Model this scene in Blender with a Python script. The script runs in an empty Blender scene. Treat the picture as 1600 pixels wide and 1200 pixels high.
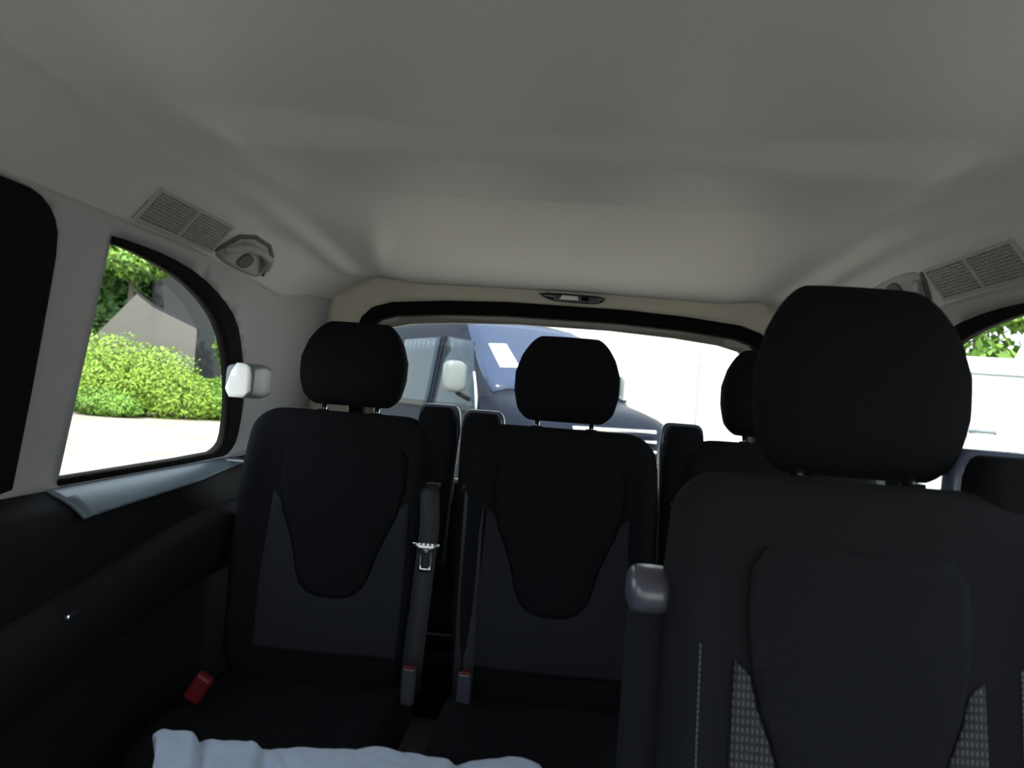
import bpy, bmesh, math, random
from mathutils import Vector, Matrix, noise
from mathutils.geometry import delaunay_2d_cdt
C = bpy.context.scene
col = C.collection
PI = math.pi
random.seed(7)

# ------------------------------------------------------------ camera
YAW, PITCH, ROLL = math.radians(3.5), math.radians(.8), math.radians(4.3)
cd = bpy.data.cameras.new('camera'); cam = bpy.data.objects.new('camera', cd); col.objects.link(cam)
cd.sensor_width = 36; cd.lens = 36 * 1200 / 1600; cd.clip_start = .02; cd.clip_end = 500
F = Vector((-math.sin(YAW) * math.cos(PITCH), math.cos(YAW) * math.cos(PITCH), math.sin(PITCH)))
R0 = Vector((math.cos(YAW), math.sin(YAW), 0)); U0 = R0.cross(F)
Rr = R0 * math.cos(ROLL) + U0 * math.sin(ROLL); Uu = -R0 * math.sin(ROLL) + U0 * math.cos(ROLL)
cam.matrix_world = Matrix(((Rr.x, Uu.x, -F.x, 0), (Rr.y, Uu.y, -F.y, 0), (Rr.z, Uu.z, -F.z, 1.45), (0, 0, 0, 1)))
cd.dof.use_dof = True; cd.dof.focus_distance = 1.9; cd.dof.aperture_fstop = 5.6
C.camera = cam

# ------------------------------------------------------------ world, sun, exposure
w = bpy.data.worlds.new('sky'); C.world = w; w.use_nodes = True
nt = w.node_tree; bg = nt.nodes['Background']
sky = nt.nodes.new('ShaderNodeTexSky'); sky.sky_type = 'NISHITA'; sky.sun_disc = False
sky.sun_elevation = math.radians(52); sky.sun_rotation = math.radians(150); sky.air_density = 1.6; sky.dust_density = 4.0
haze = nt.nodes.new('ShaderNodeMixRGB'); haze.inputs[0].default_value = .55; haze.inputs[2].default_value = (7.5, 8.1, 8.8, 1)
nt.links.new(sky.outputs[0], haze.inputs[1]); nt.links.new(haze.outputs[0], bg.inputs[0]); bg.inputs[1].default_value = .30
sd = bpy.data.lights.new('sun', 'SUN'); sun = bpy.data.objects.new('sun', sd); col.objects.link(sun)
sd.energy = 6.0; sd.angle = math.radians(1.0); sd.color = (1, .96, .88)
sun.rotation_euler = Vector((-.10, .80, -1.15)).to_track_quat('-Z', 'Y').to_euler()
C.view_settings.view_transform = 'Standard'; C.view_settings.look = 'None'
C.view_settings.exposure = 0.55; C.view_settings.gamma = 1; C.view_settings.use_curve_mapping = False


# ------------------------------------------------------------ materials
def mat(name, base, rough=.8, metal=0, noise_amt=0, scale=40, bump=0, bump_scale=300, spec=.5, sheen=0, alpha=None):
    m = bpy.data.materials.new(name); m.use_nodes = True
    t = m.node_tree; b = t.nodes['Principled BSDF']
    b.inputs['Base Color'].default_value = (*base, 1); b.inputs['Roughness'].default_value = rough
    b.inputs['Metallic'].default_value = metal; b.inputs['Specular IOR Level'].default_value = spec
    if sheen: b.inputs['Sheen Weight'].default_value = sheen
    tc = t.nodes.new('ShaderNodeTexCoord')
    if noise_amt:
        n = t.nodes.new('ShaderNodeTexNoise'); n.inputs['Scale'].default_value = scale; n.inputs['Detail'].default_value = 4
        t.links.new(tc.outputs['Object'], n.inputs['Vector'])
        r = t.nodes.new('ShaderNodeMapRange'); r.inputs[3].default_value = 1 - noise_amt; r.inputs[4].default_value = 1 + noise_amt
        t.links.new(n.outputs['Fac'], r.inputs[0])
        v = t.nodes.new('ShaderNodeVectorMath'); v.operation = 'SCALE'; v.inputs[0].default_value = base
        t.links.new(r.outputs[0], v.inputs['Scale']); t.links.new(v.outputs[0], b.inputs['Base Color'])
    if bump:
        n2 = t.nodes.new('ShaderNodeTexNoise'); n2.inputs['Scale'].default_value = bump_scale; n2.inputs['Detail'].default_value = 3
        t.links.new(tc.outputs['Object'], n2.inputs['Vector'])
        bp = t.nodes.new('ShaderNodeBump'); bp.inputs['Strength'].default_value = bump; bp.inputs['Distance'].default_value = .002
        t.links.new(n2.outputs['Fac'], bp.inputs['Height']); t.links.new(bp.outputs[0], b.inputs['Normal'])
    return m


def glass_mat(name, tint, gloss=.015):
    m = bpy.data.materials.new(name); m.use_nodes = True; t = m.node_tree; t.nodes.clear()
    o = t.nodes.new('ShaderNodeOutputMaterial'); mx = t.nodes.new('ShaderNodeMixShader')
    tr = t.nodes.new('ShaderNodeBsdfTransparent'); tr.inputs[0].default_value = (*tint, 1)
    gl = t.nodes.new('ShaderNodeBsdfGlossy'); gl.inputs['Roughness'].default_value = .02
    mx.inputs[0].default_value = gloss
    t.links.new(tr.outputs[0], mx.inputs[1]); t.links.new(gl.outputs[0], mx.inputs[2]); t.links.new(mx.outputs[0], o.inputs[0])
    return m


def mesh_fabric(name):
    # charcoal fabric with a woven grid of small pale dashes
    m = mat(name, (.02, .02, .026), .9, bump=.4)
    t = m.node_tree; b = t.nodes['Principled BSDF']
    tc = [n for n in t.nodes if n.type == 'TEX_COORD'][0]
    sp = t.nodes.new('ShaderNodeSeparateXYZ'); t.links.new(tc.outputs['Object'], sp.inputs[0])
    def wave(sock, period, thr):
        a = t.nodes.new('ShaderNodeMath'); a.operation = 'MULTIPLY'; a.inputs[1].default_value = 2 * PI / period
        t.links.new(sock, a.inputs[0])
        s = t.nodes.new('ShaderNodeMath'); s.operation = 'SINE'; t.links.new(a.outputs[0], s.inputs[0])
        g = t.nodes.new('ShaderNodeMath'); g.operation = 'GREATER_THAN'; g.inputs[1].default_value = thr
        t.links.new(s.outputs[0], g.inputs[0]); return g.outputs[0]
    a = wave(sp.outputs[0], .0052, .2); c = wave(sp.outputs[2], .0088, -.3)
    mu = t.nodes.new('ShaderNodeMath'); mu.operation = 'MULTIPLY'; t.links.new(a, mu.inputs[0]); t.links.new(c, mu.inputs[1])
    mx = t.nodes.new('ShaderNodeMixRGB'); mx.inputs[1].default_value = (.014, .014, .02, 1); mx.inputs[2].default_value = (.07, .07, .088, 1)
    t.links.new(mu.outputs[0], mx.inputs[0]); t.links.new(mx.outputs[0], b.inputs['Base Color'])
    return m


M = {
    'headliner': mat('headliner_cloth', (.62, .605, .63), .52, noise_amt=.05, scale=300, bump=.12, bump_scale=900, spec=.55),
    'trim': mat('grey_trim_plastic', (.40, .39, .41), .55, noise_amt=.04, scale=200, bump=.15, spec=.3),
    'beige': mat('beige_rear_trim', (.58, .555, .47), .6, noise_amt=.03, scale=200, spec=.3),
    'hatchtrim': mat('speckled_tailgate_trim', (.30, .29, .26), .7, noise_amt=.25, scale=260),
    'ledge': mat('blue_grey_ledge', (.09, .12, .145), .4, noise_amt=.05),
    'black': mat('black_plastic', (.008, .008, .010), .7, bump=.2, spec=.1),
    'rubber': mat('black_rubber', (.006, .006, .006), .9, spec=.1),
    'panel': mat('black_side_panel', (.005, .005, .007), .75, noise_amt=.2, scale=30, bump=.3, spec=.25),
    'seat': mat('black_seat_cloth', (.0058, .0062, .0078), .95, noise_amt=.25, scale=400, bump=.5, bump_scale=700, spec=.1),
    'seat2': mat('charcoal_seat_cloth', (.0088, .0094, .0115), .95, noise_amt=.25, scale=400, bump=.5, bump_scale=700, spec=.15),
    'seatgrey': mat('grey_seat_panel', (.0155, .0165, .0205), .95, noise_amt=.2, scale=500, bump=.4, bump_scale=900, spec=.15),
    'mesh': mesh_fabric('dotted_seat_panel'),
    'stitch': mat('grey_stitch', (.13, .13, .14), .8),
    'belt': mat('seat_belt_webbing', (.011, .012, .017), .7, noise_amt=.2, scale=500),
    'chrome': mat('chrome', (.8, .8, .82), .12, metal=1),
    'steel': mat('brushed_steel', (.55, .55, .56), .3, metal=1),
    'gloss': mat('glossy_black_plastic', (.03, .03, .035), .15, spec=.8),
    'capgrey': mat('satin_grey_plastic', (.06, .06, .08), .3, spec=.7),
    'bluerim': mat('blue_grey_plastic', (.07, .085, .14), .25, spec=.8),
    'red': mat('red_plastic', (.11, .006, .010), .4),
    'guidegrey': mat('blue_grey_guide', (.19, .21, .235), .4, spec=.5),
    'guide': mat('pale_grey_plastic', (.52, .55, .55), .35, spec=.5),
    'vent': mat('vent_plastic', (.33, .33, .32), .5),
    'ventdark': mat('vent_shadow_gap', (.10, .10, .10), .7),
    'cloth': mat('white_cotton', (.27, .33, .45), .95, noise_amt=.12, scale=18, bump=.5, bump_scale=120, sheen=.3),
    'carpet': mat('floor_carpet', (.03, .03, .03), .95, noise_amt=.3, scale=200),
    'lens': mat('clear_lamp_lens', (.85, .9, .9), .1, spec=.9),
    'glass': glass_mat('window_glass', (.86, .90, .88)),
    'glassdark': glass_mat('tinted_glass', (.18, .19, .19)),
    'ground': mat('pale_dusty_asphalt', (.27, .25, .205), .9, noise_amt=.45, scale=.6, bump=.3, bump_scale=8),
    'leaf': mat('bright_leaf', (.20, .33, .035), .6, noise_amt=.45, scale=1.6),
    'leafmid': mat('mid_leaf', (.12, .24, .028), .6, noise_amt=.5, scale=1.4),
    'leafdark': mat('dark_leaf', (.045, .11, .02), .6, noise_amt=.5, scale=1.2),
    'bark': mat('bark', (.09, .07, .05), .9, noise_amt=.4, scale=8),
    'render': mat('pale_grey_render', (.10, .096, .09), .9, noise_amt=.12, scale=2.5),
    'slate': mat('dark_slate_cladding', (.012, .016, .019), .8, noise_amt=.15, scale=1.5),
    'slateroof': mat('pale_roof_edge', (.14, .17, .19), .6, noise_amt=.1),
    'vandark': mat('dark_blue_van_paint', (.010, .013, .022), .4, spec=.05),
    'vanwhite': mat('white_van_paint', (.82, .84, .84), .3, spec=.5),
    'vanglass': mat('van_window_glass', (.022, .036, .075), .2, spec=.3),
    'vanpaneglass': mat('van_side_window_glass', (.022, .035, .050), .2, spec=.15),
    'paper': mat('white_paper', (.9, .9, .9), .8),
    'tyre': mat('tyre', (.02, .02, .02), .9),
    'mirror': mat('pale_mirror_housing', (.13, .15, .15), .4),
}


# ------------------------------------------------------------ helpers
def link(name, me, m, parent=None, smooth=True):
    o = bpy.data.objects.new(name, me); col.objects.link(o)
    if m: me.materials.append(m)
    if smooth:
        for p in me.polygons: p.use_smooth = True
    if parent: o.parent = parent
    return o


def from_bm(name, bm, m, parent=None, smooth=True, recalc=True):
    if recalc: bmesh.ops.recalc_face_normals(bm, faces=bm.faces)
    me = bpy.data.meshes.new(name); bm.to_mesh(me); bm.free()
    return link(name, me, m, parent, smooth)


def tag(o, label, cat, group=None, kind=None):
    o['label'] = label; o['category'] = cat
    if group: o['group'] = group
    if kind: o['kind'] = kind
    return o


def struct(o, label=None):
    o['kind'] = 'structure'
    if label: o['label'] = label
    return o


def thing(name, loc, label, cat, group=None, rz=0):
    o = bpy.data.objects.new(name, None); col.objects.link(o); o.empty_display_size = .1
    o.location = loc; o.rotation_euler = (0, 0, rz); return tag(o, label, cat, group)


def solid(o, th, off=0):
    md = o.modifiers.new('thickness', 'SOLIDIFY'); md.thickness = th; md.offset = off; return o


def bevel(o, wd, seg=3):
    md = o.modifiers.new('bevel', 'BEVEL'); md.width = wd; md.segments = seg; md.limit_method = 'ANGLE'; return o


def inside(p, poly):
    x, y = p; r = False; n = len(poly)
    for i in range(n):
        x1, y1 = poly[i]; x2, y2 = poly[(i + 1) % n]
        if (y1 > y) != (y2 > y) and x < (x2 - x1) * (y - y1) / (y2 - y1) + x1: r = not r
    return r


def densify(poly, step):
    out = []
    for i in range(len(poly)):
        a = Vector(poly[i]); b = Vector(poly[(i + 1) % len(poly)]); n = max(1, int((b - a).length / step))
        for k in range(n): out.append(tuple(a.lerp(b, k / n)))
    return out


def smooth_poly(poly, it=2):
    for _ in range(it):
        q = []
        for i in range(len(poly)):
            a = Vector(poly[i]); b = Vector(poly[(i + 1) % len(poly)])
            q += [tuple(a.lerp(b, .25)), tuple(a.lerp(b, .75))]
        poly = q
    return poly


def surf(name, outline, holes, step, fn, m, parent=None, smooth=True):
    """a curved sheet: outline and holes in two parameters, mapped to space by fn"""
    ou = densify(outline, step); hs = [densify(h, step) for h in holes]
    vs, es = [], []
    for loop in [ou] + hs:
        b = len(vs); vs += [Vector(p) for p in loop]; n = len(loop)
        es += [(b + i, b + (i + 1) % n) for i in range(n)]
    xs = [p[0] for p in ou]; ys = [p[1] for p in ou]
    x = min(xs) + step * .5
    while x < max(xs):
        y = min(ys) + step * .5
        while y < max(ys):
            if inside((x, y), ou) and not any(inside((x, y), h) for h in hs):
                if min((Vector((x, y)) - v).length for v in vs[:sum(len(l) for l in [ou] + hs)]) > step * .35: vs.append(Vector((x, y)))
            y += step
        x += step
    V, E_, Fc, *_ = delaunay_2d_cdt(vs, es, [], 0, 1e-5)
    bm = bmesh.new(); bv = [bm.verts.new(fn(v.x, v.y)) for v in V]
    for f in Fc:
        c = (sum(V[i].x for i in f) / len(f), sum(V[i].y for i in f) / len(f))
        if inside(c, ou) and not any(inside(c, h) for h in hs):
            try: bm.faces.new([bv[i] for i in f])
            except ValueError: pass
    bmesh.ops.delete(bm, geom=[v for v in bm.verts if not v.link_faces], context='VERTS')
    return from_bm(name, bm, m, parent, smooth, recalc=False)


def loft(rings, caps=True):
    bm = bmesh.new(); R = [[bm.verts.new(p) for p in r] for r in rings]; n = len(rings[0])
    for a, b in zip(R, R[1:]):
        for i in range(n):
            bm.faces.new((a[i], a[(i + 1) % n], b[(i + 1) % n], b[i]))
    if caps: bm.faces.new(R[0]); bm.faces.new(R[-1])
    return bm


def box_bm(bm, c, s, rot=None):
    r = bmesh.ops.create_cube(bm, size=1)
    bmesh.ops.scale(bm, vec=s, verts=r['verts'])
    if rot: bmesh.ops.rotate(bm, matrix=rot, verts=r['verts'])
    bmesh.ops.translate(bm, vec=c, verts=r['verts']); return bm


def box(name, c, s, m, parent=None, bev=.004, rot=None):
    bm = bmesh.new(); box_bm(bm, c, s, rot)
    o = from_bm(name, bm, m, parent, smooth=False)
    if bev: bevel(o, bev)
    return o


def tube_bm(pts, r, n=12):
    rings = []; pts = [Vector(p) for p in pts]
    for i, p in enumerate(pts):
        d = (pts[min(i + 1, len(pts) - 1)] - pts[max(i - 1, 0)]).normalized()
        a = d.cross(Vector((0, 0, 1)));  a = a if a.length > .1 else d.cross(Vector((1, 0, 0)))
        a.normalize(); b = d.cross(a); rr = r[i] if isinstance(r, (list, tuple)) else r
        rings.append([p + a * math.cos(2 * PI * k / n) * rr + b * math.sin(2 * PI * k / n) * rr for k in range(n)])
    return loft(rings)


def lerpt(x, tab):
    if x <= tab[0][0]: return tab[0][1]
    for (a, u), (b, v) in zip(tab, tab[1:]):
        if x <= b: return u + (v - u) * (x - a) / (b - a)
    return tab[-1][1]


def sst(t):
    t = max(0, min(1, t)); return t * t * (3 - 2 * t)


def se(c, s, a, b, n):
    return a * math.copysign(abs(c) ** (2 / n), c), b * math.copysign(abs(s) ** (2 / n), s)


# ------------------------------------------------------------ the cabin shell
XC = 0.0
FL = .42
def wall_x(z): return lerpt(z, [(.42, .81), (1.185, .81), (1.23, .87), (1.68, .80), (1.72, .787)])
def ins(y): return .085 * (1 - math.sqrt(max(0, 1 - (max(0, min(y, 2.425) - 2.18) / .25) ** 2)))
def ceil_z(x, y):
    a = abs(x - XC) + ins(y)
    zf = 1.862 - .02 * (a / .65) ** 2
    pan = 1 - sst((a - .52) / .12)
    zf -= .030 * pan * sst((y - (1.04 + .12 * (1 - (a / .7) ** 2))) / .12)       # cross rib drops towards the rear
    zf += .016 * pan * sst((y - (1.40 + .10 * (1 - (a / .7) ** 2))) / .035)      # crease line
    zf -= (.066 - .01 * (a / .6) ** 2) * max(0, min(1, (y - 1.55) / .88)) ** 1.5 # falls to the tailgate
    ridge = .019 * math.exp(-((a - .665) / .026) ** 2) * (1 - sst((y - 2.25) / .18))
    t = max(0, (a - .655) / .145)
    cov = .135 * (t ** 1.35 if t < 1 else 1 + (t - 1)) * (1 - .45 * sst((y - 2.05) / .40))
    # shallow soft dents pressed in the liner near the left rear corner
    z = zf - ridge - cov
    z -= .010 * math.exp(-(((x + .48) / .05) ** 2 + ((y - 1.42) / .10) ** 2))
    z -= .013 * math.exp(-(((x + .50 + .20 * (y - 1.95)) / .035) ** 2 + ((y - 1.95) / .19) ** 2))
    return z

bm = bmesh.new(); NX, NY = 150, 190; X0, X1, Y0, Y1 = XC - .802, XC + .802, -.78, 2.445
g = [[bm.verts.new((X0 + (X1 - X0) * i / NX, Y0 + (Y1 - Y0) * j / NY, ceil_z(X0 + (X1 - X0) * i / NX, Y0 + (Y1 - Y0) * j / NY))) for i in range(NX + 1)] for j in range(NY + 1)]
for j in range(NY):
    for i in range(NX): bm.faces.new((g[j][i], g[j + 1][i], g[j + 1][i + 1], g[j][i + 1]))
c_ = struct(solid(from_bm('ceiling', bm, M['headliner'], recalc=False), .03, -1))

QW = [(1.31, 1.232), (1.30, 1.675), (1.349, 1.677), (1.486, 1.676), (1.631, 1.661), (1.76, 1.628), (1.867, 1.585), (1.937, 1.515), (2.005, 1.42), (2.03, 1.353), (2.04, 1.275), (2.01, 1.242), (1.963, 1.232)]
QG = [(1.30, 1.242), (1.29, 1.662), (1.345, 1.664), (1.45, 1.656), (1.578, 1.638), (1.70, 1.602), (1.79, 1.558), (1.865, 1.49), (1.925, 1.40), (1.950, 1.34), (1.965, 1.275), (1.94, 1.253), (1.90, 1.243)]
DW = [(.10, 1.20), (.06, 1.24), (.06, 1.66), (.10, 1.70), (1.02, 1.70), (1.075, 1.70), (1.125, 1.679), (1.150, 1.64), (1.160, 1.53), (1.172, 1.365), (1.180, 1.20)]
DG = [(.14, 1.24), (.12, 1.27), (.12, 1.63), (.15, 1.66), (.86, 1.66), (.93, 1.64), (.955, 1.59), (.96, 1.5), (.96, 1.34), (.93, 1.24)]
FW = [(-1.32, 1.16), (-.74, 1.66), (-.06, 1.68), (-.02, 1.22), (-.02, 1.16)]

QW = [QW[0], QW[1]] + smooth_poly(QW, 1)[3:-1]; QG = [QG[0], QG[1]] + smooth_poly(QG, 1)[3:-1]; DW = smooth_poly(DW, 1); DG = smooth_poly(DG, 1)
for side, sg, num in (('left', -1, 1), ('right', 1, 2)):
    def wm(y, z, off=0, sg=sg): return (XC + sg * (wall_x(z) + off - ins(y)), y, z)
    fq = lambda P, zm=1.653: [(y , z) for y, z in P]
    ex = lambda P: [(1.65 + (y - 1.65) * 1.005, 1.45 + (z - 1.45) * 1.006) for y, z in P]
    fd = lambda P: P
    qw, qg, dw, dg = fq(QW), fq(QG, 1.632), fd(DW), fd(DG)
    up = surf('wall_' + side, [(-1.50, 1.05), (-.78, 1.71), (2.44, 1.71), (2.44, 1.225), (0, 1.225), (-.0, 1.05)], [qw, dw, FW], .035, wm, M['trim'])
    struct(solid(up, .02, -1 if sg < 0 else 1))
    lo = surf('trim_%d' % num, [(-1.50, .42), (-1.50, 1.05), (-.0, 1.05), (0, 1.225), (2.44, 1.225), (2.44, .42)], [], .05, wm, M['panel'])
    struct(solid(lo, .015, -1 if sg < 0 else 1))
    # window frames and panes
    fr = surf('window_frame', ex(qw), [qg], .02, lambda y, z: wm(y, z, .006), M['rubber']); solid(fr, .02)
    pn = surf('window_%d' % num, ex(qw), [], .06, lambda y, z: wm(y, z, .03), M['glass'])
    fr.parent = pn; struct(pn)
    fr = surf('window_frame', dw, [dg], .03, lambda y, z: wm(y, z, .002), M['rubber']); solid(fr, .03)
    pn = surf('window_%d' % (num + 2), dw, [], .06, lambda y, z: wm(y, z, .03), M['glass'])
    fr.parent = pn; struct(pn)
    struct(surf('window_%d' % (num + 4), FW, [], .08, lambda y, z: wm(y, z, .015), M['glass']))
    # sill ledge under the quarter window
    led = surf('trim_%d' % (num + 2), [(1.27, 0), (2.02, 0), (2.06, .45), (1.75, .8), (1.29, 1)], [], .03,
               lambda y, t: (XC + sg * (.868 - .070 * t), y, 1.228 - .010 * t - .035 * t * t), M['ledge'])
    struct(solid(led, .008, 1 if sg < 0 else -1))
    # raised armrest moulding along the lower side panel
    pts = [(Y, .985 + .10 * sst((Y - .9) / .9)) for Y in [-.2 + .1 * k for k in range(25)]]
    rings = []
    for (Y, z) in pts:
        rings.append([(XC + sg * (.82 - dx), Y, z + dz) for dx, dz in ((-.02, .05), (.03, .045), (.055, .02), (.06, -.02), (.05, -.07), (.02, -.12), (-.02, -.13))])
    struct(from_bm('trim_%d' % (num + 4), loft(rings), M['panel']))
    # ledge joint line seen as a small pale clip
struct(box('trim_7', (XC - .83, 1.97, 1.2235), (.055, .010, .004), M['guide'], bev=.001))

# thin joint between headliner and pillar trim
def seam_fn(y, t): return (XC - (wall_x(1.70) - .006) - 0.0, y, 1.695 + t)
# rear wall around the tailgate opening
_H = [(.60, .62), (.645, .70), (.668, 1.50), (.660, 1.62), (.645, 1.665), (.612, 1.697), (.55, 1.717), (.38, 1.733), (.18, 1.742)]
AP = [(-x, z) for x, z in _H] + [(x, z) for x, z in _H[::-1]]
top = [(XC + .745 - 1.49 * k / 40, ceil_z(XC + .745 - 1.49 * k / 40, 2.43) + .012) for k in range(41)]
APU = [p for p in AP if p[1] > 1.225]; APL = [p for p in AP if p[1] < 1.225]
rw = surf('wall_back', [(XC + .81, 1.225)] + [(XC + .81, 1.23), (XC + .755, 1.63)] + top + [(XC - .755, 1.63), (XC - .81, 1.23)] + [(XC - .81, 1.225), (-.66, 1.225)] + APU + [(.66, 1.225)], [], .03,
          lambda x, z: (x, 2.42, z), M['beige']); struct(solid(rw, .02, 0))
rl = surf('trim_8', [(-.82, .42), (.82, .42), (.86, 1.224), (.66, 1.224), (.645, .70), (.60, .62), (-.60, .62), (-.645, .70), (-.66, 1.224), (-.86, 1.224)], [], .05, lambda x, z: (x, 2.42, z), M['panel']); struct(solid(rl, .02, 0))
def inset(poly, d):
    n = len(poly); out = []
    for i in range(n):
        a, b, c = Vector(poly[i - 1]), Vector(poly[i]), Vector(poly[(i + 1) % n])
        t1 = (b - a).normalized(); t2 = (c - b).normalized(); nn = Vector((t1.y, -t1.x)) + Vector((t2.y, -t2.x)); nn.normalize()
        out.append(tuple(b + nn * d))
    return out
IN1 = inset(AP, .042)
if not inside(IN1[5], AP): IN1 = inset(AP, -.042)
_G = [(.55, 1.16), (.60, 1.22), (.605, 1.56), (.595, 1.615), (.565, 1.642), (.50, 1.658), (.36, 1.671), (.15, 1.681)]
IN2 = [(-x, z) for x, z in _G] + [(x, z) for x, z in _G[::-1]]
tg = surf('door_1', inset(AP, .004) if inside(inset(AP, .004)[5], AP) else inset(AP, -.004), [IN2], .03, lambda x, z: (x, 2.52 - .02 * (z - 1.2), z), M['hatchtrim']); solid(tg, .03, 0); struct(tg)
seal = surf('door_seal', AP, [IN1], .02, lambda x, z: (x, 2.455, z), M['rubber'], tg); solid(seal, .05)
gl = surf('window_pane', IN2, [], .08, lambda x, z: (x, 2.525 - .02 * (z - 1.2), z), M['glass'], tg)
lp = surf('door_panel', [(-.62, .66), (-.62, 1.15), (.62, 1.15), (.62, .66)], [], .08, lambda x, z: (x, 2.495, z), M['panel'], tg); solid(lp, .012)

struct(box('floor', (XC, .46, .40), (1.70, 4.06, .04), M['carpet'], bev=0))
fw = surf('wall_front', [(XC - .83, .40), (XC + .83, .40), (XC + .83, 1.06), (XC - .83, 1.06)], [], .1, lambda x, z: (x, -1.5, z), M['panel']); struct(solid(fw, .03))
struct(surf('window_7', [(XC - .81, 1.06), (XC + .81, 1.06), (XC + .77, 1.80), (XC - .77, 1.80)], [], .1, lambda x, z: (x, -1.5 + (z - 1.06) * .95, z), M['glass']))


# ------------------------------------------------------------ seats
L = .66; REC = math.radians(6.5)
CR, SR = math.cos(REC), math.sin(REC)
BW, RC = 1.0, .070
def Wb(h):
    wv = BW * lerpt(h, [(0, .195), (.08, .222), (.3, .238), (.5, .236), (.62, .226), (.66, .222)])
    if h > L - RC: wv -= RC * (1 - math.sqrt(max(0, 1 - ((h - (L - RC)) / RC) ** 2)))
    return wv
def Db(h):
    d = lerpt(h, [(0, .075), (.25, .070), (.5, .058), (.66, .05)])
    if h > L - .045: d *= math.sqrt(max(.02, 1 - ((h - (L - .045)) / .047) ** 2))
    if h < .03: d *= math.sqrt(max(.02, 1 - ((.03 - h) / .031) ** 2))
    return d
def bol(x, h):
    a = abs(x) / .236
    return .030 * math.exp(-((a - .86) / .15) ** 2) * sst(h / .08) * (1 - .75 * sst((h - .50) / .14)) + .010 * math.exp(-((h - .18) / .11) ** 2) * math.exp(-(a / .5) ** 2)
def rec(x, y, h): return Vector((x, y * CR + h * SR, .30 + h * CR - y * SR))
NB = 3.4
def front(x, h, off=0):
    wv, d = Wb(h), Db(h); r = min(.999, abs(x) / wv)
    return rec(x, -d * (1 - r ** NB) ** (1 / NB) - bol(x, h) - off, h)

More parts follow.
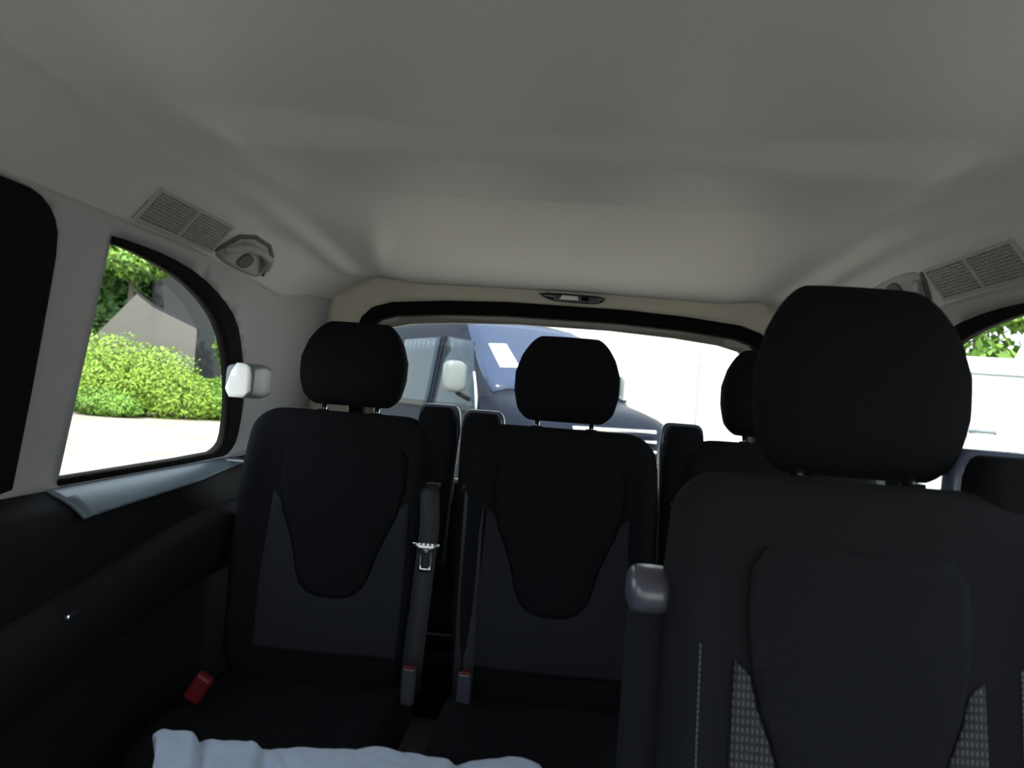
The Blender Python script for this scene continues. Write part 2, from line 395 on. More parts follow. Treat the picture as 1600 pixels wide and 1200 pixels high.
def make_seat(loc, label, tower=1, tower_x=.24, tower_top=.70, light='seatgrey', belt=True, tongue=False, armrest=False, stitches=False, buckle=True, bsh=0, px=0, hdx=0, ps=1.0, hw=1.0, bw=1.0, rc=.070, hz=0):
    global BW, RC
    BW, RC = bw, rc
    t = thing('passenger_seat', loc, label, 'car seat')
    HY = .045 + .66 * SR
    hs = [0, .008, .018, .03] + [.03 + (L - rc - .03) * k / 22 for k in range(1, 23)] + [L - rc + rc * math.sin(PI / 2 * k / 10) for k in range(1, 11)]
    rings = []
    for h in hs:
        wv, d = Wb(h), Db(h); r = []
        for k in range(72):
            a = 2 * PI * k / 72; x, y = se(math.cos(a), math.sin(a), wv, d, NB)
            if y < 0: y -= bol(x, h) * min(1, -y / d * 1.4)
            r.append(rec(x, y, h))
        rings.append(r)
    from_bm('backrest', loft(rings), M['seat2'] if stitches else M['seat'], t)
    # light coloured panels either side of and below the dark tongue
    U = [(.145, .44), (.135, .40), (.117, .355), (.100, .30), (.088, .245), (.076, .21), (.055, .185), (.025, .174)]
    U = [(x, .44 - (.44 - h) * .82) for x, h in U]
    
    out = [(-.165 * ps, .455), (-.172 * ps, .25), (-.168 * ps, .098), (.168 * ps, .098), (.172 * ps, .25), (.165 * ps, .455)] + [(x * ps, h) for x, h in U] + [(-x * ps, h) for x, h in U[::-1]]
    out = [(x + px, h) for x, h in out]
    fp = surf('fabric_panel', out, [], .016, lambda x, h: front(x, h, .002), M[light], t); solid(fp, .004)
    if light == 'seatgrey': fp['label'] = 'grey fabric panel around the dark tongue'
    else: fp['label'] = 'dotted mesh fabric panel'
    ins = [(x * .97 * ps, h + .004) for x, h in U] + [(-x * .97 * ps, h + .004) for x, h in U[::-1]] + [(x * ps, h) for x, h in [(-.150, .50), (-.146, .555), (-.125, .58), (.125, .58), (.146, .555), (.150, .50)]]
    ins = [(x + px, h) for x, h in ins]
    cp = surf('centre_panel', ins, [], .018, lambda x, h: front(x, h, .003), M['seat2'] if stitches else M['seat'], t); solid(cp, .005)
    if stitches:
        for sx in (-1, 1):
            b = bmesh.new(); k = .02
            while k < .47:
                a0, a1 = front(px + sx * .172, k, .001), front(px + sx * .172, k + .004, .001)
                box_bm(b, (a0 + a1) / 2, (.0012, .0012, .0045)); k += .0062
            from_bm('seam_stitching', b, M['stitch'], t, smooth=False)
    # headrest
    Hh = .222 + hz * 1.3 if hz else .214; hr = []
    for k in range(31):
        u = k / 30; z = .5 - .5 * math.cos(PI * u)
        wv = hw * lerpt(z, [(0, .108), (.12, .122), (.35, .131), (.55, .131), (.75, .118), (.9, .102), (1, .090)])
        e = math.sqrt(max(0, 1 - abs(2 * z - 1) ** 5)); e2 = math.sqrt(max(0, 1 - abs(2 * z - 1) ** 3.2))
        wv = (wv - .022) + .022 * e if 0 < k < 30 else wv - .03
        d = .052 * max(.25, e2); r = []
        for q in range(56):
            a = 2 * PI * q / 56; x, y = se(math.cos(a), math.sin(a), wv, d, 2.9)
            r.append((hdx + x, HY + y - .012 * (1 - (2 * z - 1) ** 2) + .02 * z, .971 - hz * .9 + Hh * z))
        hr.append(r)
    hd = from_bm('headrest', loft(hr), M['seat'], t)
    for sx in (-1, 1):
        po = from_bm('headrest_post', tube_bm([(hdx + sx * .068, HY - .015, .90), (hdx + sx * .068, HY - .005, .985)], .0065), M['chrome'], t)
        from_bm('post_collar', tube_bm([(hdx + sx * .068, HY - .013, .946), (hdx + sx * .068, HY - .013, .958)], .014), M['black'], po)
    # cushion
    cr = []
    for k in range(25):
        u = k / 24; y = -.46 + .52 * u; e = math.sqrt(max(.03, 1 - abs(2 * u - 1) ** 6)); r = []
        for q in range(56):
            a = 2 * PI * q / 56; x, z = se(math.cos(a), math.sin(a), .20 + .035 * e, .07 * e, 3.2)
            if z > 0: z += .022 * math.exp(-((abs(x) / .236 - .85) / .16) ** 2) * e
            r.append((x, y, .29 + z - .03 * u))
        cr.append(r)
    from_bm('cushion', loft(cr), M['seat'], t)
    # base frame and feet
    bs = bmesh.new(); box_bm(bs, (0, -.19, .175), (.36, .40, .08)); fr = from_bm('seat_base', bs, M['black'], t, smooth=False); bevel(fr, .012)
    for sx in (-1, 1):
        lg = box('leg', (sx * .16, -.19, .068), (.05, .34, .135), M['black'], t, .01)
    # back shell
    sh = surf('back_shell', [(-.19, .03), (-.21, .30), (-.20, .55), (-.15, .60), (.15, .60), (.20, .55), (.21, .30), (.19, .03)], [], .05,
              lambda x, h: rec(x, Db(h) * (1 - (abs(x) / Wb(h)) ** NB) ** (1 / NB) + .004, h), M['black'], t); solid(sh, .008)
    # belt tower at one shoulder
    if tower:
        tx = tower * tower_x; rr = []
        for k in range(19):
            u = k / 18; h = .30 + (tower_top - .30) * (1 - (1 - u) ** 1.5)
            e = math.sqrt(max(.03, 1 - u ** 14)); wv = lerpt(u, [(0, .045), (.6, .050), (.85, .045), (1, .034)]) * (.8 + .2 * e); d = .05 * e; r = []
            for q in range(40):
                a = 2 * PI * q / 40; x, y = se(math.cos(a), math.sin(a), wv, d, 3.6); r.append(rec(tx + x, y + .012, h))
            rr.append(r)
        tw = from_bm('belt_tower', loft(rr), M['seat'], t)
        # plastic shell cupping the tower from behind, its rim seen over the top
        rr = []
        for k in range(19):
            u = k / 18; h = .45 + (tower_top + .009 - .45) * (1 - (1 - u) ** 1.5)
            e = math.sqrt(max(.03, 1 - u ** 14)); wv = (lerpt(u, [(0, .048), (.6, .0555), (.85, .051), (1, .040)])) * (.8 + .2 * e); d = .026 * e; r = []
            for q in range(40):
                a = 2 * PI * q / 40; x, y = se(math.cos(a), math.sin(a), wv, d, 3.6); r.append(rec(tx + x, y + .034, h))
            rr.append(r)
        rm = from_bm('tower_shell', loft(rr), M['bluerim'], tw); rm['label'] = 'glossy blue grey plastic shell'
        if belt:
            bx = tx + bsh
            pts = [rec(tx, -.045, .505), rec((tx + bx) / 2 - tower * .002, -.066, .48), rec(bx - tower * .004, -.072, .40), rec(bx - tower * .008, -.078, .25), rec(bx - tower * .012, -.082, .12), rec(bx - tower * .014, -.080, .03)]
            bm = bmesh.new(); n = len(pts)
            vs = [(bm.verts.new(p + Vector((-.023, 0, 0))), bm.verts.new(p + Vector((.023, 0, 0)))) for p in pts]
            for a, b in zip(vs, vs[1:]): bm.faces.new((a[0], a[1], b[1], b[0]))
            bl = solid(from_bm('seat_belt', bm, M['belt'], t), .003)
            slot = rec(tx, -.042, .50)
            o = box('belt_slot', slot, (.062, .014, .014), M['gloss'], tw, .004)
            if tongue:
                p = rec(bx - .005, -.085, .330)
                bm = bmesh.new(); fz = lambda x, z: (p.x + x, p.y - (z) * SR * 1.0 * 0, p.z + z)
                tgm = surf('belt_tongue', [(-.015, -.03), (.015, -.03), (.015, .022), (.030, .028), (.030, .036), (-.032, .036), (-.032, .028), (-.015, .022)],
                           [[(-.0085, -.022), (.0085, -.022), (.0085, .014), (-.0085, .014)]], .01, fz, M['steel'], bl); solid(tgm, .003); bm.free()
                tgm['label'] = 'bright steel buckle tongue'
        if buckle:
            p = rec(tx - tower * .02 + bsh * 1.4, -.115, .075)
            bk = box('buckle', (p.x, p.y, p.z - .02), (.030, .022, .085), M['capgrey'], t, .006)
            box('buckle_button', (p.x, p.y - .004, p.z + .022), (.020, .016, .006), M['red'], bk, .002)
    if armrest:
        ax = -.232
        rr = []
        for k in range(21):
            u = k / 20; z = .40 + .415 * u; e = math.sqrt(max(.04, 1 - abs(2 * u - 1) ** 8)); r = []
            for q in range(32):
                a = 2 * PI * q / 32; x, y = se(math.cos(a), math.sin(a), .024 * (.5 + .5 * e), .045 * e, 3.5)
                r.append((ax + x, .04 + .03 * u + y, z))
            rr.append(r)
        ar = from_bm('armrest', loft(rr), M['seat2'], t)
        rr = []
        for k in range(13):
            u = k / 12; z = .785 + .052 * u; e = math.sqrt(max(.05, 1 - u ** 5)) * math.sqrt(max(.3, 1 - (1 - u) ** 8)); r = []
            for q in range(32):
                a = 2 * PI * q / 32; x, y = se(math.cos(a), math.sin(a), .0275 * (.55 + .45 * e), .050 * e, 3.0)
                r.append((ax + x, .067 + y, z))
            rr.append(r)
        cp = from_bm('armrest_cap', loft(rr), M['capgrey'], ar); cp['label'] = 'glossy grey plastic end cap'
    return t

SY = 1.81
make_seat((-.522, SY, FL), 'black cloth rear seat by the left side panel, next to the quarter window', 1, .230, .692, tongue=True, bsh=.020, px=.028, hw=1.04)
make_seat((.020, SY, FL), 'black cloth rear seat in the middle of the back row', -1, .200, .685)
make_seat((.532, SY, FL), 'black cloth rear seat mostly hidden behind the large near seat', -1, .222, .69, buckle=False)
make_seat((.358, .868, FL), 'large near black seat with dotted mesh panels and folded up armrest', 1, .178, .705, light='mesh', hdx=.017, px=-.012, ps=.80, hw=.985, bw=.93, rc=.05, hz=.014, armrest=True, stitches=True, belt=False, buckle=False)

# red buckle on a stalk beside the left cushion
t = thing('seat_belt_buckle', (-.688, 1.535, .722), 'dark red belt buckle beside the left rear seat cushion', 'buckle')
box('stalk', (.0, .01, .02), (.02, .014, .09), M['black'], t, .004)
box('buckle_body', (.004, .0, .085), (.036, .024, .060), M['red'], t, .007, Matrix.Rotation(.5, 3, 'Y'))

# ------------------------------------------------------------ fittings
def cov_frame(sg, y):
    """frame on the coving: origin, along (rearwards), across (down the slope), normal into the cabin"""
    a = XC + sg * .762
    e = .02
    tx = Vector((sg * e, 0, ceil_z(a + sg * e, y) - ceil_z(a, y))).normalized()
    ty = Vector((0, 1, (ceil_z(a, y + .12) - ceil_z(a, y - .12)) / .24)).normalized()
    n = tx.cross(ty); n = n if n.z < 0 else -n
    return Vector((a, y, ceil_z(a, y))), ty, tx, n.normalized()

def place(o, sg, y, lift=.0, shift=0):
    p, al, ac, n = cov_frame(sg, y); n = al.cross(ac).normalized() * (1 if al.cross(ac).z < 0 else -1)
    x = al; yv = n.cross(x).normalized(); p = p + n * lift + ac * shift
    o.matrix_world = Matrix(((x.x, yv.x, n.x, p.x), (x.y, yv.y, n.y, p.y), (x.z, yv.z, n.z, p.z), (0, 0, 0, 1)))

def vent(sg, y, label):
    t = bpy.data.objects.new('air_vent', None); col.objects.link(t); tag(t, label, 'air vent', 'roof air vents'); place(t, sg, y, .001)
    O = [(-.155, -.038), (.155, -.038), (.155, .038), (-.155, .038)]
    h1 = [(-.148, -.032), (-.004, -.032), (-.004, .032), (-.148, .032)]; h2 = [(.004, -.032), (.148, -.032), (.148, .032), (.004, .032)]
    fr = surf('frame', O, [h1, h2], .02, lambda a, b: (a, b, .003), M['trim'], t, smooth=False); solid(fr, .005)
    bk = surf('backing', O, [], .05, lambda a, b: (a, b, -.0015), M['ventdark'], t, smooth=False); solid(bk, .002)
    bm = bmesh.new()
    for c in (-.076, .076):
        for k in range(-8, 9): box_bm(bm, (c + k * .0087, 0, .0012), (.0036, .064, .003))
        for k in range(-4, 5): box_bm(bm, (c, k * .0066, .0018), (.144, .0022, .003))
    g = from_bm('grille', bm, M['vent'], t, smooth=False)
    return t
vent(-1, 1.485, 'rectangular grey slatted air vent above the quarter window beside the hedge view')
vent(1, 1.485, 'rectangular grey slatted air vent partly cut by the picture edge, above the near headrest')

def handle(sg, y, label):
    t = bpy.data.objects.new('grab_handle', None); col.objects.link(t); tag(t, label, 'grab handle', 'roof grab handles'); place(t, sg, y, .001, -.002)
    t.matrix_world = t.matrix_world @ Matrix.Diagonal((1.2, 1.05, 1, 1))
    O = smooth_poly([(-.115, -.028 ), (-.07, .038), (.07, .038), (.115, -.028), (.08, -.046), (-.08, -.046)], 2)
    pl = surf('backplate', O, [], .02, lambda a, b: (a, b, .0), M['trim'], t); solid(pl, .006)
    groove = smooth_poly([(-.122, -.030), (-.075, .045), (.075, .045), (.122, -.030), (.110, -.034), (.068, .036), (-.068, .036), (-.110, -.034)], 1)
    gr = surf('shadow_gap', groove, [], .015, lambda a, b: (a, b, .002), M['ventdark'], t); solid(gr, .003)
    pts = [(-.088, -.020, .004), (-.082, -.006, .014), (-.055, .016, .021), (0, .022, .023), (.055, .016, .021), (.082, -.006, .014), (.088, -.020, .004)]
    from_bm('grip', tube_bm(pts, [.008, .0085, .0085, .008, .0085, .0085, .008]), M['trim'], t)
    hk = surf('recess', smooth_poly([(-.028, -.036), (.026, -.036), (.032, -.004), (-.020, .004)], 2), [], .01, lambda a, b: (a, b, .0045), M['ventdark'], t); solid(hk, .003)
    return t
handle(-1, 1.79, 'grey grab handle behind the vent over the quarter window, fully in view')
handle(1, 1.79, 'grey grab handle peeking out over the near headrest')

# belt guide on the rear pillar
t = thing('belt_guide', (-.805, 1.93, 1.435), 'pale grey boxy seat belt guide on the rear pillar beside the quarter window', 'belt guide')
rr = []
for k in range(9):
    u = k / 8; e = .85 + .15 * math.sin(PI * u); rr.append([(.035 - .05 * 0 + x * e - .02, .14 * u - .075, z * e) for x, z in [se(math.cos(2 * PI * q / 28), math.sin(2 * PI * q / 28), .038, .045, 5) for q in range(28)]])
from_bm('housing', loft(rr), M['guidegrey'], t)
sf = surf('front_face', smooth_poly([(-.032, -.042), (.036, -.042), (.036, .030), (.020, .043), (-.008, .043)], 1), [], .02, lambda x, z: (x + .012, -.079, z), M['paper'], t); solid(sf, .008); sf['label'] = 'bright white front face'

# lamp in the tailgate header
t = thing('interior_lamp', (.02, 2.405, 1.765), 'slim black interior lamp with clear lens over the rear window', 'lamp')
lo_ = surf('housing', smooth_poly([(-.108, .012), (-.085, -.004), (-.05, -.013), (.075, -.015), (.098, -.006), (.108, .010), (0, .013)], 1), [], .012, lambda x, z: (x, 0, z), M['gloss'], t); solid(lo_, .012)
ls = surf('lens', [(-.040, -.007), (-.030, .007), (.018, .006), (.022, -.007)], [], .01, lambda x, z: (x, -.008, z), M['lens'], t); solid(ls, .004)
ls = surf('switch', [(.03, -.007), (.03, .006), (.052, .006), (.052, -.008)], [], .01, lambda x, z: (x, -.008, z), M['black'], t); solid(ls, .004)

# small metal catch on the left side panel
cc = tag(box('panel_catch', (XC - .76, 1.21, 1.038), (.010, .032, .010), M['chrome'], None, .003), 'small bright metal catch on the black left side panel', 'catch')

# luggage and the white cloth lying on it
tr = thing('travel_bag', (-.20, .97, FL), 'black soft travel bag standing in the aisle under the white cloth', 'bag')
rr = []
for k in range(17):
    u = k / 16; e = math.sqrt(max(.05, 1 - abs(2 * u - 1) ** 8))
    rr.append([(x, y, .0 + .495 * u) for x, y in [se(math.cos(2 * PI * q / 40), math.sin(2 * PI * q / 40), .22 * (.8 + .2 * e), .10 * (.75 + .25 * e), 5) for q in range(40)]])
from_bm('bag_body', loft(rr), M['black'], tr)
from_bm('bag_handle', tube_bm([(-.09, -.02, .495), (-.08, -.02, .51), (0, -.02, .515), (.08, -.02, .51), (.09, -.02, .495)], .008), M['black'], tr)
bm = bmesh.new(); nx, ny = 120, 60; g = []
topz = [(-.458, .997), (-.454, 1.004), (-.414, 1.005), (-.404, .993), (-.39, 1.0), (-.338, 1.004), (-.327, .992), (-.301, .996), (-.231, 1.006), (-.176, 1.007), (-.099, 1.006), (-.087, .998), (-.068, 1.007), (-.03, 1.016), (.010, 1.010), (.03, .985), (.08, .94)]
for j in range(ny + 1):
    r = []
    for i in range(nx + 1):
        xn = -.460 + .535 * i / nx; v = j / ny; y = .84 + .19 * v; x = xn * (1 + (y - .92) * 1.0)
        base = lerpt(xn, topz) - .026
        n1 = noise.noise(Vector((x * 9, y * 7, 3.1))); n2 = abs(noise.noise(Vector((x * 22 + y * 15, y * 10, 8.2))))
        z = base + (.005 * n1 + .010 * n2) * sst(v / .35 + .3)
        e = abs(2 * v - 1); z -= .060 * e ** 4
        z = max(z, .925)
        r.append(bm.verts.new((x + .012 * noise.noise(Vector((y * 9, z * 10, 1))), y, z)))
    g.append(r)
for j in range(ny):
    for i in range(nx): bm.faces.new((g[j][i], g[j][i + 1], g[j + 1][i + 1], g[j + 1][i]))
cl = from_bm('crumpled_cloth', bm, M['cloth']); solid(cl, .004, 0)
tag(cl, 'crumpled bluish white cloth heaped at the bottom of the view', 'cloth')

# ------------------------------------------------------------ outdoors
gm = bmesh.new()
gv = [gm.verts.new(p) for p in ((-90, -40, 0), (90, -40, 0), (90, 120, 0), (-90, 120, 0))]; gm.faces.new(gv)
struct(from_bm('ground', gm, M['ground'], smooth=False))

def leaves(name, blobs, n, size, m, parent=None):
    bm = bmesh.new()
    tot = sum(b[3] * b[4] * b[5] for b in blobs)
    for (cx, cy, cz, rx, ry, rz) in blobs:
        for _ in range(int(n * rx * ry * rz / tot)):
            v = Vector((random.gauss(0, 1), random.gauss(0, 1), random.gauss(0, 1))).normalized()
            rad = random.random() ** .25
            nz = 1 + .25 * noise.noise(v * 2.5 + Vector((cx, cy, cz)))
            p = Vector((cx + v.x * rx * rad * nz, cy + v.y * ry * rad * nz, max(.02, cz + v.z * rz * rad * nz)))
            a = Vector((random.gauss(0, 1), random.gauss(0, 1), random.gauss(0, 1))).normalized()
            b = a.cross(v + Vector((.1, .2, .3))).normalized(); s = size * random.uniform(.6, 1.3)
            bm.faces.new([bm.verts.new(p + a * s), bm.verts.new(p + b * s * .5), bm.verts.new(p - a * s), bm.verts.new(p - b * s * .5)])
    return from_bm(name, bm, m, parent, smooth=False, recalc=False)

def bush(x, y, r, h, label, m='leaf', n=9000):
    t = thing('bush', (x, y, 0), label, 'bush', 'bushes along the car park edge')
    leaves('foliage', [(0, 0, h * .5, r, r * .8, h * .52), (-r * .5, .1, h * .4, r * .7, r * .6, h * .42), (r * .5, -.1, h * .38, r * .7, r * .6, h * .4)], n, .05, M[m], t)
    bm = tube_bm([(0, 0, 0), (.05, 0, h * .3), (0, .05, h * .6)], [.05, .04, .02], 7)
    from_bm('stem', bm, M['bark'], t)
    return t

# positions along the edge of the car park, seen through the left quarter window
B = [(-14.5, 21.9, 1.5, 2.5, 'tall bright green bush at the pillar side of the hedge', 'leaf'),
     (-12.9, 21.6, 1.35, 2.35, 'tall bright green bush in front of the gable wall, left half', 'leaf'),
     (-11.7, 21.9, 1.1, 2.1, 'bright green bush whose tip reaches over the gable wall', 'leaf'),
     (-11.2, 22.6, 1.0, 1.35, 'low light green bush below the corner of the gable wall', 'leaf'),
     (-10.6, 23.0, 1.0, 1.2, 'low green bush before the dark building', 'leafmid'),
     (-9.9, 23.2, 1.0, 1.4, 'green bush nearest the white belt guide', 'leafmid'),
     (-12.6, 20.9, .9, .8, 'small mid green bush at the foot of the tall hedge', 'leafmid')]
for b in B: bush(*b[:5], m=b[5])

def prism(name, poly, depth, m, loc, rz, parent=None):
    """poly in local x-z, extruded along local +y"""
    bm = bmesh.new(); a = [bm.verts.new((x, 0, z)) for x, z in poly]; b = [bm.verts.new((x, depth, z)) for x, z in poly]; n = len(poly)
    bm.faces.new(a); bm.faces.new(b[::-1])
    for i in range(n): bm.faces.new((a[i], b[i], b[(i + 1) % n], a[(i + 1) % n]))
    o = from_bm(name, bm, m, parent, smooth=False); o.location = loc; o.rotation_euler = (0, 0, rz); return o

rz = math.radians(30)
gb = thing('outbuilding', (-13.55, 24.3, 0), 'pale grey rendered outbuilding with a pointed gable behind the bushes', 'building', None, rz); gb.scale = (1.17,) * 3
prism('gable_wall', [(-2.0, 0), (1.30, 0), (1.30, 2.45), (.15, 2.92), (-.32, 3.25), (-1.25, 2.0), (-2.0, 1.95)], 3.0, M['render'], (0, 0, 0), 0, gb)
prism('roof', [(1.36, 2.44), (.15, 2.94), (-.32, 3.27), (-.32, 3.33), (.17, 3.0), (1.40, 2.50)], 3.1, M['slate'], (0, .05, 0), 0, gb)
db = thing('apartment_block', (-12.8, 32.0, 0), 'tall dark grey clad building behind the outbuilding', 'building', None, math.radians(29))
prism('wall', [(-4.3, 0), (3.3, 0), (3.3, 6.7), (-4.3, 8.2)], 6, M['slate'], (0, 0, 0), 0, db)
prism('roof', [(-4.5, 8.2), (-4.5, 8.5), (3.5, 6.95), (3.5, 6.65)], 6.4, M['slateroof'], (0, -.2, 0), 0, db)
prism('downpipe', [(-.1, 0), (.1, 0), (.1, 7.1), (-.1, 7.1)], .15, M['slateroof'], (1.2, -.18, 0), 0, db)

def tree(x, y, blobs, h, label, m, n=9000, size=.12, tr=.16):
    t = thing('tree', (x, y, 0), label, 'tree', 'trees around the car park')
    leaves('crown', blobs, n, size, M[m], t)
    from_bm('trunk', tube_bm([(0, 0, 0), (.1, .05, h * .5), (0, .1, h)], [tr, tr * .8, tr * .4], 10), M['bark'], t)
tree(-16.0, 27.3, [(0, 0, 5.5, 1.9, 1.4, .9), (1.1, .3, 5.9, 1.1, 1.0, .8), (-1.0, 0, 6.2, 1.7, 1.5, 1.2)], 5.2, 'light green tree crown at the top of the quarter window', 'leafmid')
tree(-18.9, 29.6, [(0, 0, 3.6, 2.4, 1.6, 2.0), (.9, 0, 3.4, 1.5, 1.2, 1.7), (-1, 0, 2.0, 2.2, 1.5, 1.7), (0, 0, 5.4, 2.6, 1.6, 1.8)], 3.6, 'dark shaded tree behind the light green crown', 'leafdark', 12000, .18)
tree(-17.4, 31.6, [(0, 0, 5.0, 1.6, 1.3, 2.2), (.6, 0, 3.6, 1.3, 1.2, 1.6)], 5.0, 'dark green tree between the gable and the dark building', 'leafdark', 9000, .18)
tree(-12.35, 28.2, [(0, 0, 2.7, .55, .6, 1.3)], 2.4, 'pale green tree beside the dark building near the window edge', 'leafmid', 2500, .12)
for (x, y, h, lb) in ((8.3, 16.0, 4.6, 'leafy tree above the white van seen through the right window'), (11.6, 15.6, 5.2, 'leafy tree at the picture edge beyond the white van')):
    tree(x, y, [(0, 0, h, 1.3, 1.3, .7), (.9, 0, h - .7, .9, .9, .45), (-1.0, 0, h + .1, .8, .8, .6), (.2, 0, h - 1.5, .6, .6, .5)], h - .6, lb, 'leafmid', 2600, .14, .1)

# ---- vans: x forward, y left, z up
def make_van(loc, rz, label, paint, st, belt=1.15, detail='full', glass='vanglass'):
    t = thing('van', loc, label, 'van', None, rz)
    def ring(s):
        x, W, zb, zt, Wt = s; bz = min(belt, zt - .10)
        return [(x, W * .94, zb), (x, W, zb + .12), (x, W, bz - .1), (x, W * .99, bz), (x, (W + Wt) / 2 if zt > 1.6 else W * .97, (bz + zt) / 2), (x, Wt + .03, zt - .13 if zt > 1.6 else zt - .05), (x, Wt - .02, zt - .04), (x, Wt - .12, zt), (x, Wt * .5, zt + .02), (x, 0, zt + .03)]
    def full(s):
        h = ring(s); return h + [(p[0], -p[1], p[2]) for p in h[::-1][1:]]
    rings = [full(s) for s in st]
    o = from_bm('body', loft(rings), M[paint], t); md = o.modifiers.new('sub', 'SUBSURF'); md.levels = 1; md.render_levels = 1
    def at(x):
        for a, b in zip(st, st[1:]):
            if b[0] <= x <= a[0]:
                k = (a[0] - x) / (a[0] - b[0]); return ring([p + (q - p) * k for p, q in zip(a, b)])
        return ring(st[-1])
    def sy(x, z):
        r = at(x); return lerpt(z, [(p[2], p[1]) for p in r[:7]])
    def tz(x, y):
        r = at(x)[5:]; return lerpt(-abs(y), [(-p[1], p[2]) for p in r])
    t['label'] = label
    def side(name, poly, sgn, m, off=.012, parent=None):
        q = surf(name, poly, [], .15, lambda x, z: (x, sgn * (sy(x, z) + off), z), M[m], parent or t); solid(q, .012); return q
    def topp(name, poly, m, off=.028, parent=None):
        q = surf(name, poly, [], .15, lambda x, y: (x, y, tz(x, y) + off), M[m], parent or t); solid(q, .012); return q
    return t, side, topp, at

def wheel(t, x, y, r=.34):
    s = 1 if y > 0 else -1
    prof = [(.0, r * .62), (.02, r * .9), (.05, r), (.2, r), (.23, r * .9), (.23, r * .6)]
    rings = [[(x + math.cos(2 * PI * k / 28) * q, y - s * d, r + math.sin(2 * PI * k / 28) * q) for k in range(28)] for d, q in prof]
    w_ = from_bm('wheel', loft(rings), M['tyre'], t)
    rings = [[(x + math.cos(2 * PI * k / 28) * q, y + s * (.012 - d), r + math.sin(2 * PI * k / 28) * q) for k in range(28)] for d, q in ((.03, r * .62), (.0, r * .58), (.03, r * .5), (.015, r * .15), (.0, r * .1))]
    from_bm('rim', loft(rings), M['steel'], w_)

ST = [(0, .78, .38, .92, .60), (-.04, .84, .32, 1.06, .68), (-.14, .90, .28, 1.22, .74), (-.35, .94, .26, 1.36, .80), (-.95, .98, .26, 1.44, .86), (-1.02, .98, .26, 1.46, .86),
      (-1.80, .99, .26, 2.10, .80), (-2.0, .99, .26, 2.26, .80), (-2.3, .99, .26, 2.36, .80), (-3.4, .99, .26, 2.42, .82), (-5.4, .98, .26, 2.40, .82), (-5.75, .96, .28, 2.35, .80), (-5.8, .93, .32, 2.28, .76)]
WSC = [(-1.04, -.86), (-1.04, .86), (-1.40, .85), (-1.97, .78), (-1.97, -.78), (-1.40, -.85)]
t, side, topp, at = make_van((.60, 7.54, 0), math.radians(-58), 'dark blue van parked nose towards the rear window', 'vandark', ST)
topp('windscreen', WSC, 'vanglass')
for sgn in (-1, 1):
    side('side_window', [(-1.14, 1.24), (-1.74, 2.02), (-2.28, 2.08), (-2.32, 1.24)], sgn, 'vanpaneglass')
    side('side_window', [(-2.52, 1.24), (-2.52, 2.08), (-3.75, 2.08), (-3.75, 1.24)], sgn, 'vanpaneglass')
    q = side('window_trim', [(-1.21, 1.27), (-1.15, 1.27), (-1.46, 1.67), (-1.49, 1.67)], sgn, 'guide', .022); q['label'] = 'pale painted reflection along the front side window'  # inner window reflection put in as a pale coloured strip
    side('door_seam', [(-2.41, .5), (-2.41, 2.1), (-2.43, 2.1), (-2.43, .5)], sgn, 'black', .008)
    mr = loft([[(x - 1.42, sgn * (1.02 + (.24 if sgn < 0 else .05) * k / 6) , z + 1.60) for x, z in [se(math.cos(2 * PI * q_ / 24), math.sin(2 * PI * q_ / 24), .07 * e, .17 * e, 4) for q_ in range(24)]] for k, e in enumerate([.75, .92, 1, 1, 1, .95, .75])])
    m_ = from_bm('side_mirror', mr, M['mirror'], t); m_['label'] = 'pale grey mirror housing'
    from_bm('mirror_arm', tube_bm([(-1.42, sgn * .93, 1.36), (-1.42, sgn * 1.08, 1.42), (-1.42, sgn * 1.14, 1.48)], .025, 8), M['black'], m_)
    hl = surf('headlight', [(sgn * .52, .82), (sgn * .55, 1.02), (sgn * .78, 1.10), (sgn * .82, .86)], [], .05, lambda y, z: (-.02 - .30 * max(0, abs(y) - .55) * 1.2 + .03 - .12 * max(0, z - .9), y, z), M['lens'], t); solid(hl, .05)
    for wx in (-.95, -4.6): wheel(t, wx, sgn * .99)
pp = topp('paper_sheet', [(-1.30, -.66), (-1.30, -.42), (-1.62, -.44), (-1.62, -.66)], 'paper', .045); pp['label'] = 'white paper sheet behind the windscreen'
topp('sticker', [(-1.62, .38), (-1.62, .62), (-1.76, .62), (-1.76, .38)], 'guide', .045)
for k in range(5):
    z = .78 + .10 * k
    from_bm('grille_bar', tube_bm([(-.005 - .10 * max(0, z - .9), -.5, z), (.035 - .10 * max(0, z - .9), 0, z), (-.005 - .10 * max(0, z - .9), .5, z)], .02, 8), M['chrome'], t)
box('bumper', (.02, 0, .45), (.16, 1.75, .22), M['vandark'], t, .06)
from_bm('wiper', tube_bm([(-1.06, .5, 1.40), (-1.30, -.1, 1.63)], .012, 6), M['black'], t)

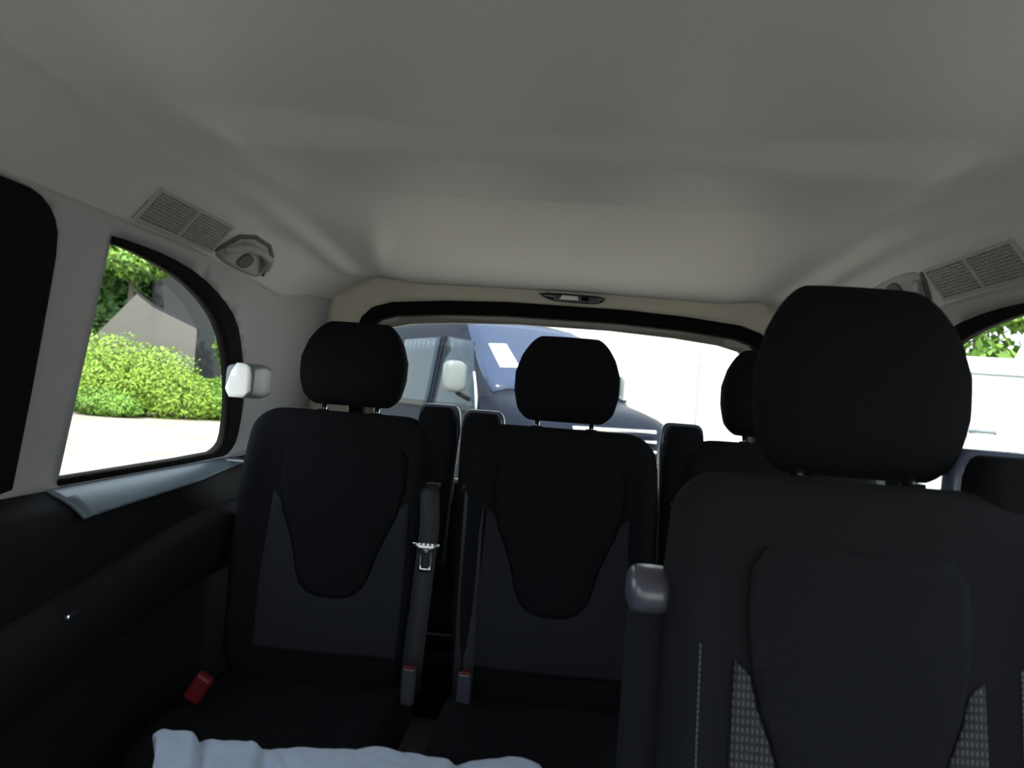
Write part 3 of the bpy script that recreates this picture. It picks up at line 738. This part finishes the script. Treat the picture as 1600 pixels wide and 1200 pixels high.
WS = [(0, .80, .35, 1.0, .66), (-.10, .92, .28, 1.12, .72), (-.35, .96, .26, 1.22, .80), (-.95, 1.0, .26, 1.34, .86), (-1.70, 1.0, .26, 2.15, .84), (-2.0, 1.0, .26, 2.55, .88), (-2.4, 1.0, .26, 2.72, .90), (-6.4, 1.0, .26, 2.72, .90), (-6.5, .97, .3, 2.65, .86)]
t, side, topp, at = make_van((7.0, 11.5, 0), math.radians(-6), 'tall white van seen over the back seats beyond the dark van', 'vanwhite', WS, 1.3)
topp('windscreen', [(-1.0, -.8), (-1.0, .8), (-1.66, .76), (-1.66, -.76)], 'vanglass')
for sgn in (-1, 1):
    side('side_window', [(-1.25, 1.4), (-1.75, 2.0), (-2.3, 2.0), (-2.3, 1.4)], sgn, 'vanpaneglass')
    side('door_seam', [(-4.95, .5), (-4.95, 2.4), (-4.965, 2.4), (-4.965, .5)], sgn, 'slateroof', .006)
    for wx in (-1.0, -5.2): wheel(t, wx, sgn * 1.0)
W2 = [(a, b, c, min(d, 2.06), e) for a, b, c, d, e in WS[:6]] + [(-5.4, 1.0, .26, 2.08, .88), (-5.5, .97, .3, 2.0, .84)]
t, side, topp, at = make_van((8.2, 6.9, 0), math.radians(-6), 'white van filling the right side window under the trees', 'vanwhite', W2, 1.3)
topp('windscreen', [(-1.0, -.8), (-1.0, .8), (-1.60, .76), (-1.60, -.76)], 'vanglass')
for sgn in (-1, 1):
    side('side_window', [(-1.25, 1.4), (-1.65, 1.8), (-2.3, 1.8), (-2.3, 1.4)], sgn, 'vanpaneglass')
    side('roof_rail', [(-2.5, 1.90), (-2.5, 1.915), (-5.3, 1.915), (-5.3, 1.90)], sgn, 'slateroof', .004)
    side('trim_strip', [(-2.5, 1.27), (-2.5, 1.29), (-5.3, 1.29), (-5.3, 1.27)], sgn, 'slateroof', .004)
    side('lower_panel', [(-2.5, .5), (-2.5, 1.2), (-5.3, 1.2), (-5.3, .5)], sgn, 'guide', .003)
    for wx in (-1.0, -4.4): wheel(t, wx, sgn * 1.0)
    dh = from_bm('door_handle', tube_bm([(-4.80, sgn * 1.0, 1.43), (-4.77, sgn * 1.045, 1.44), (-4.64, sgn * 1.045, 1.44), (-4.61, sgn * 1.0, 1.43)], .018, 8), M['slateroof'], t)
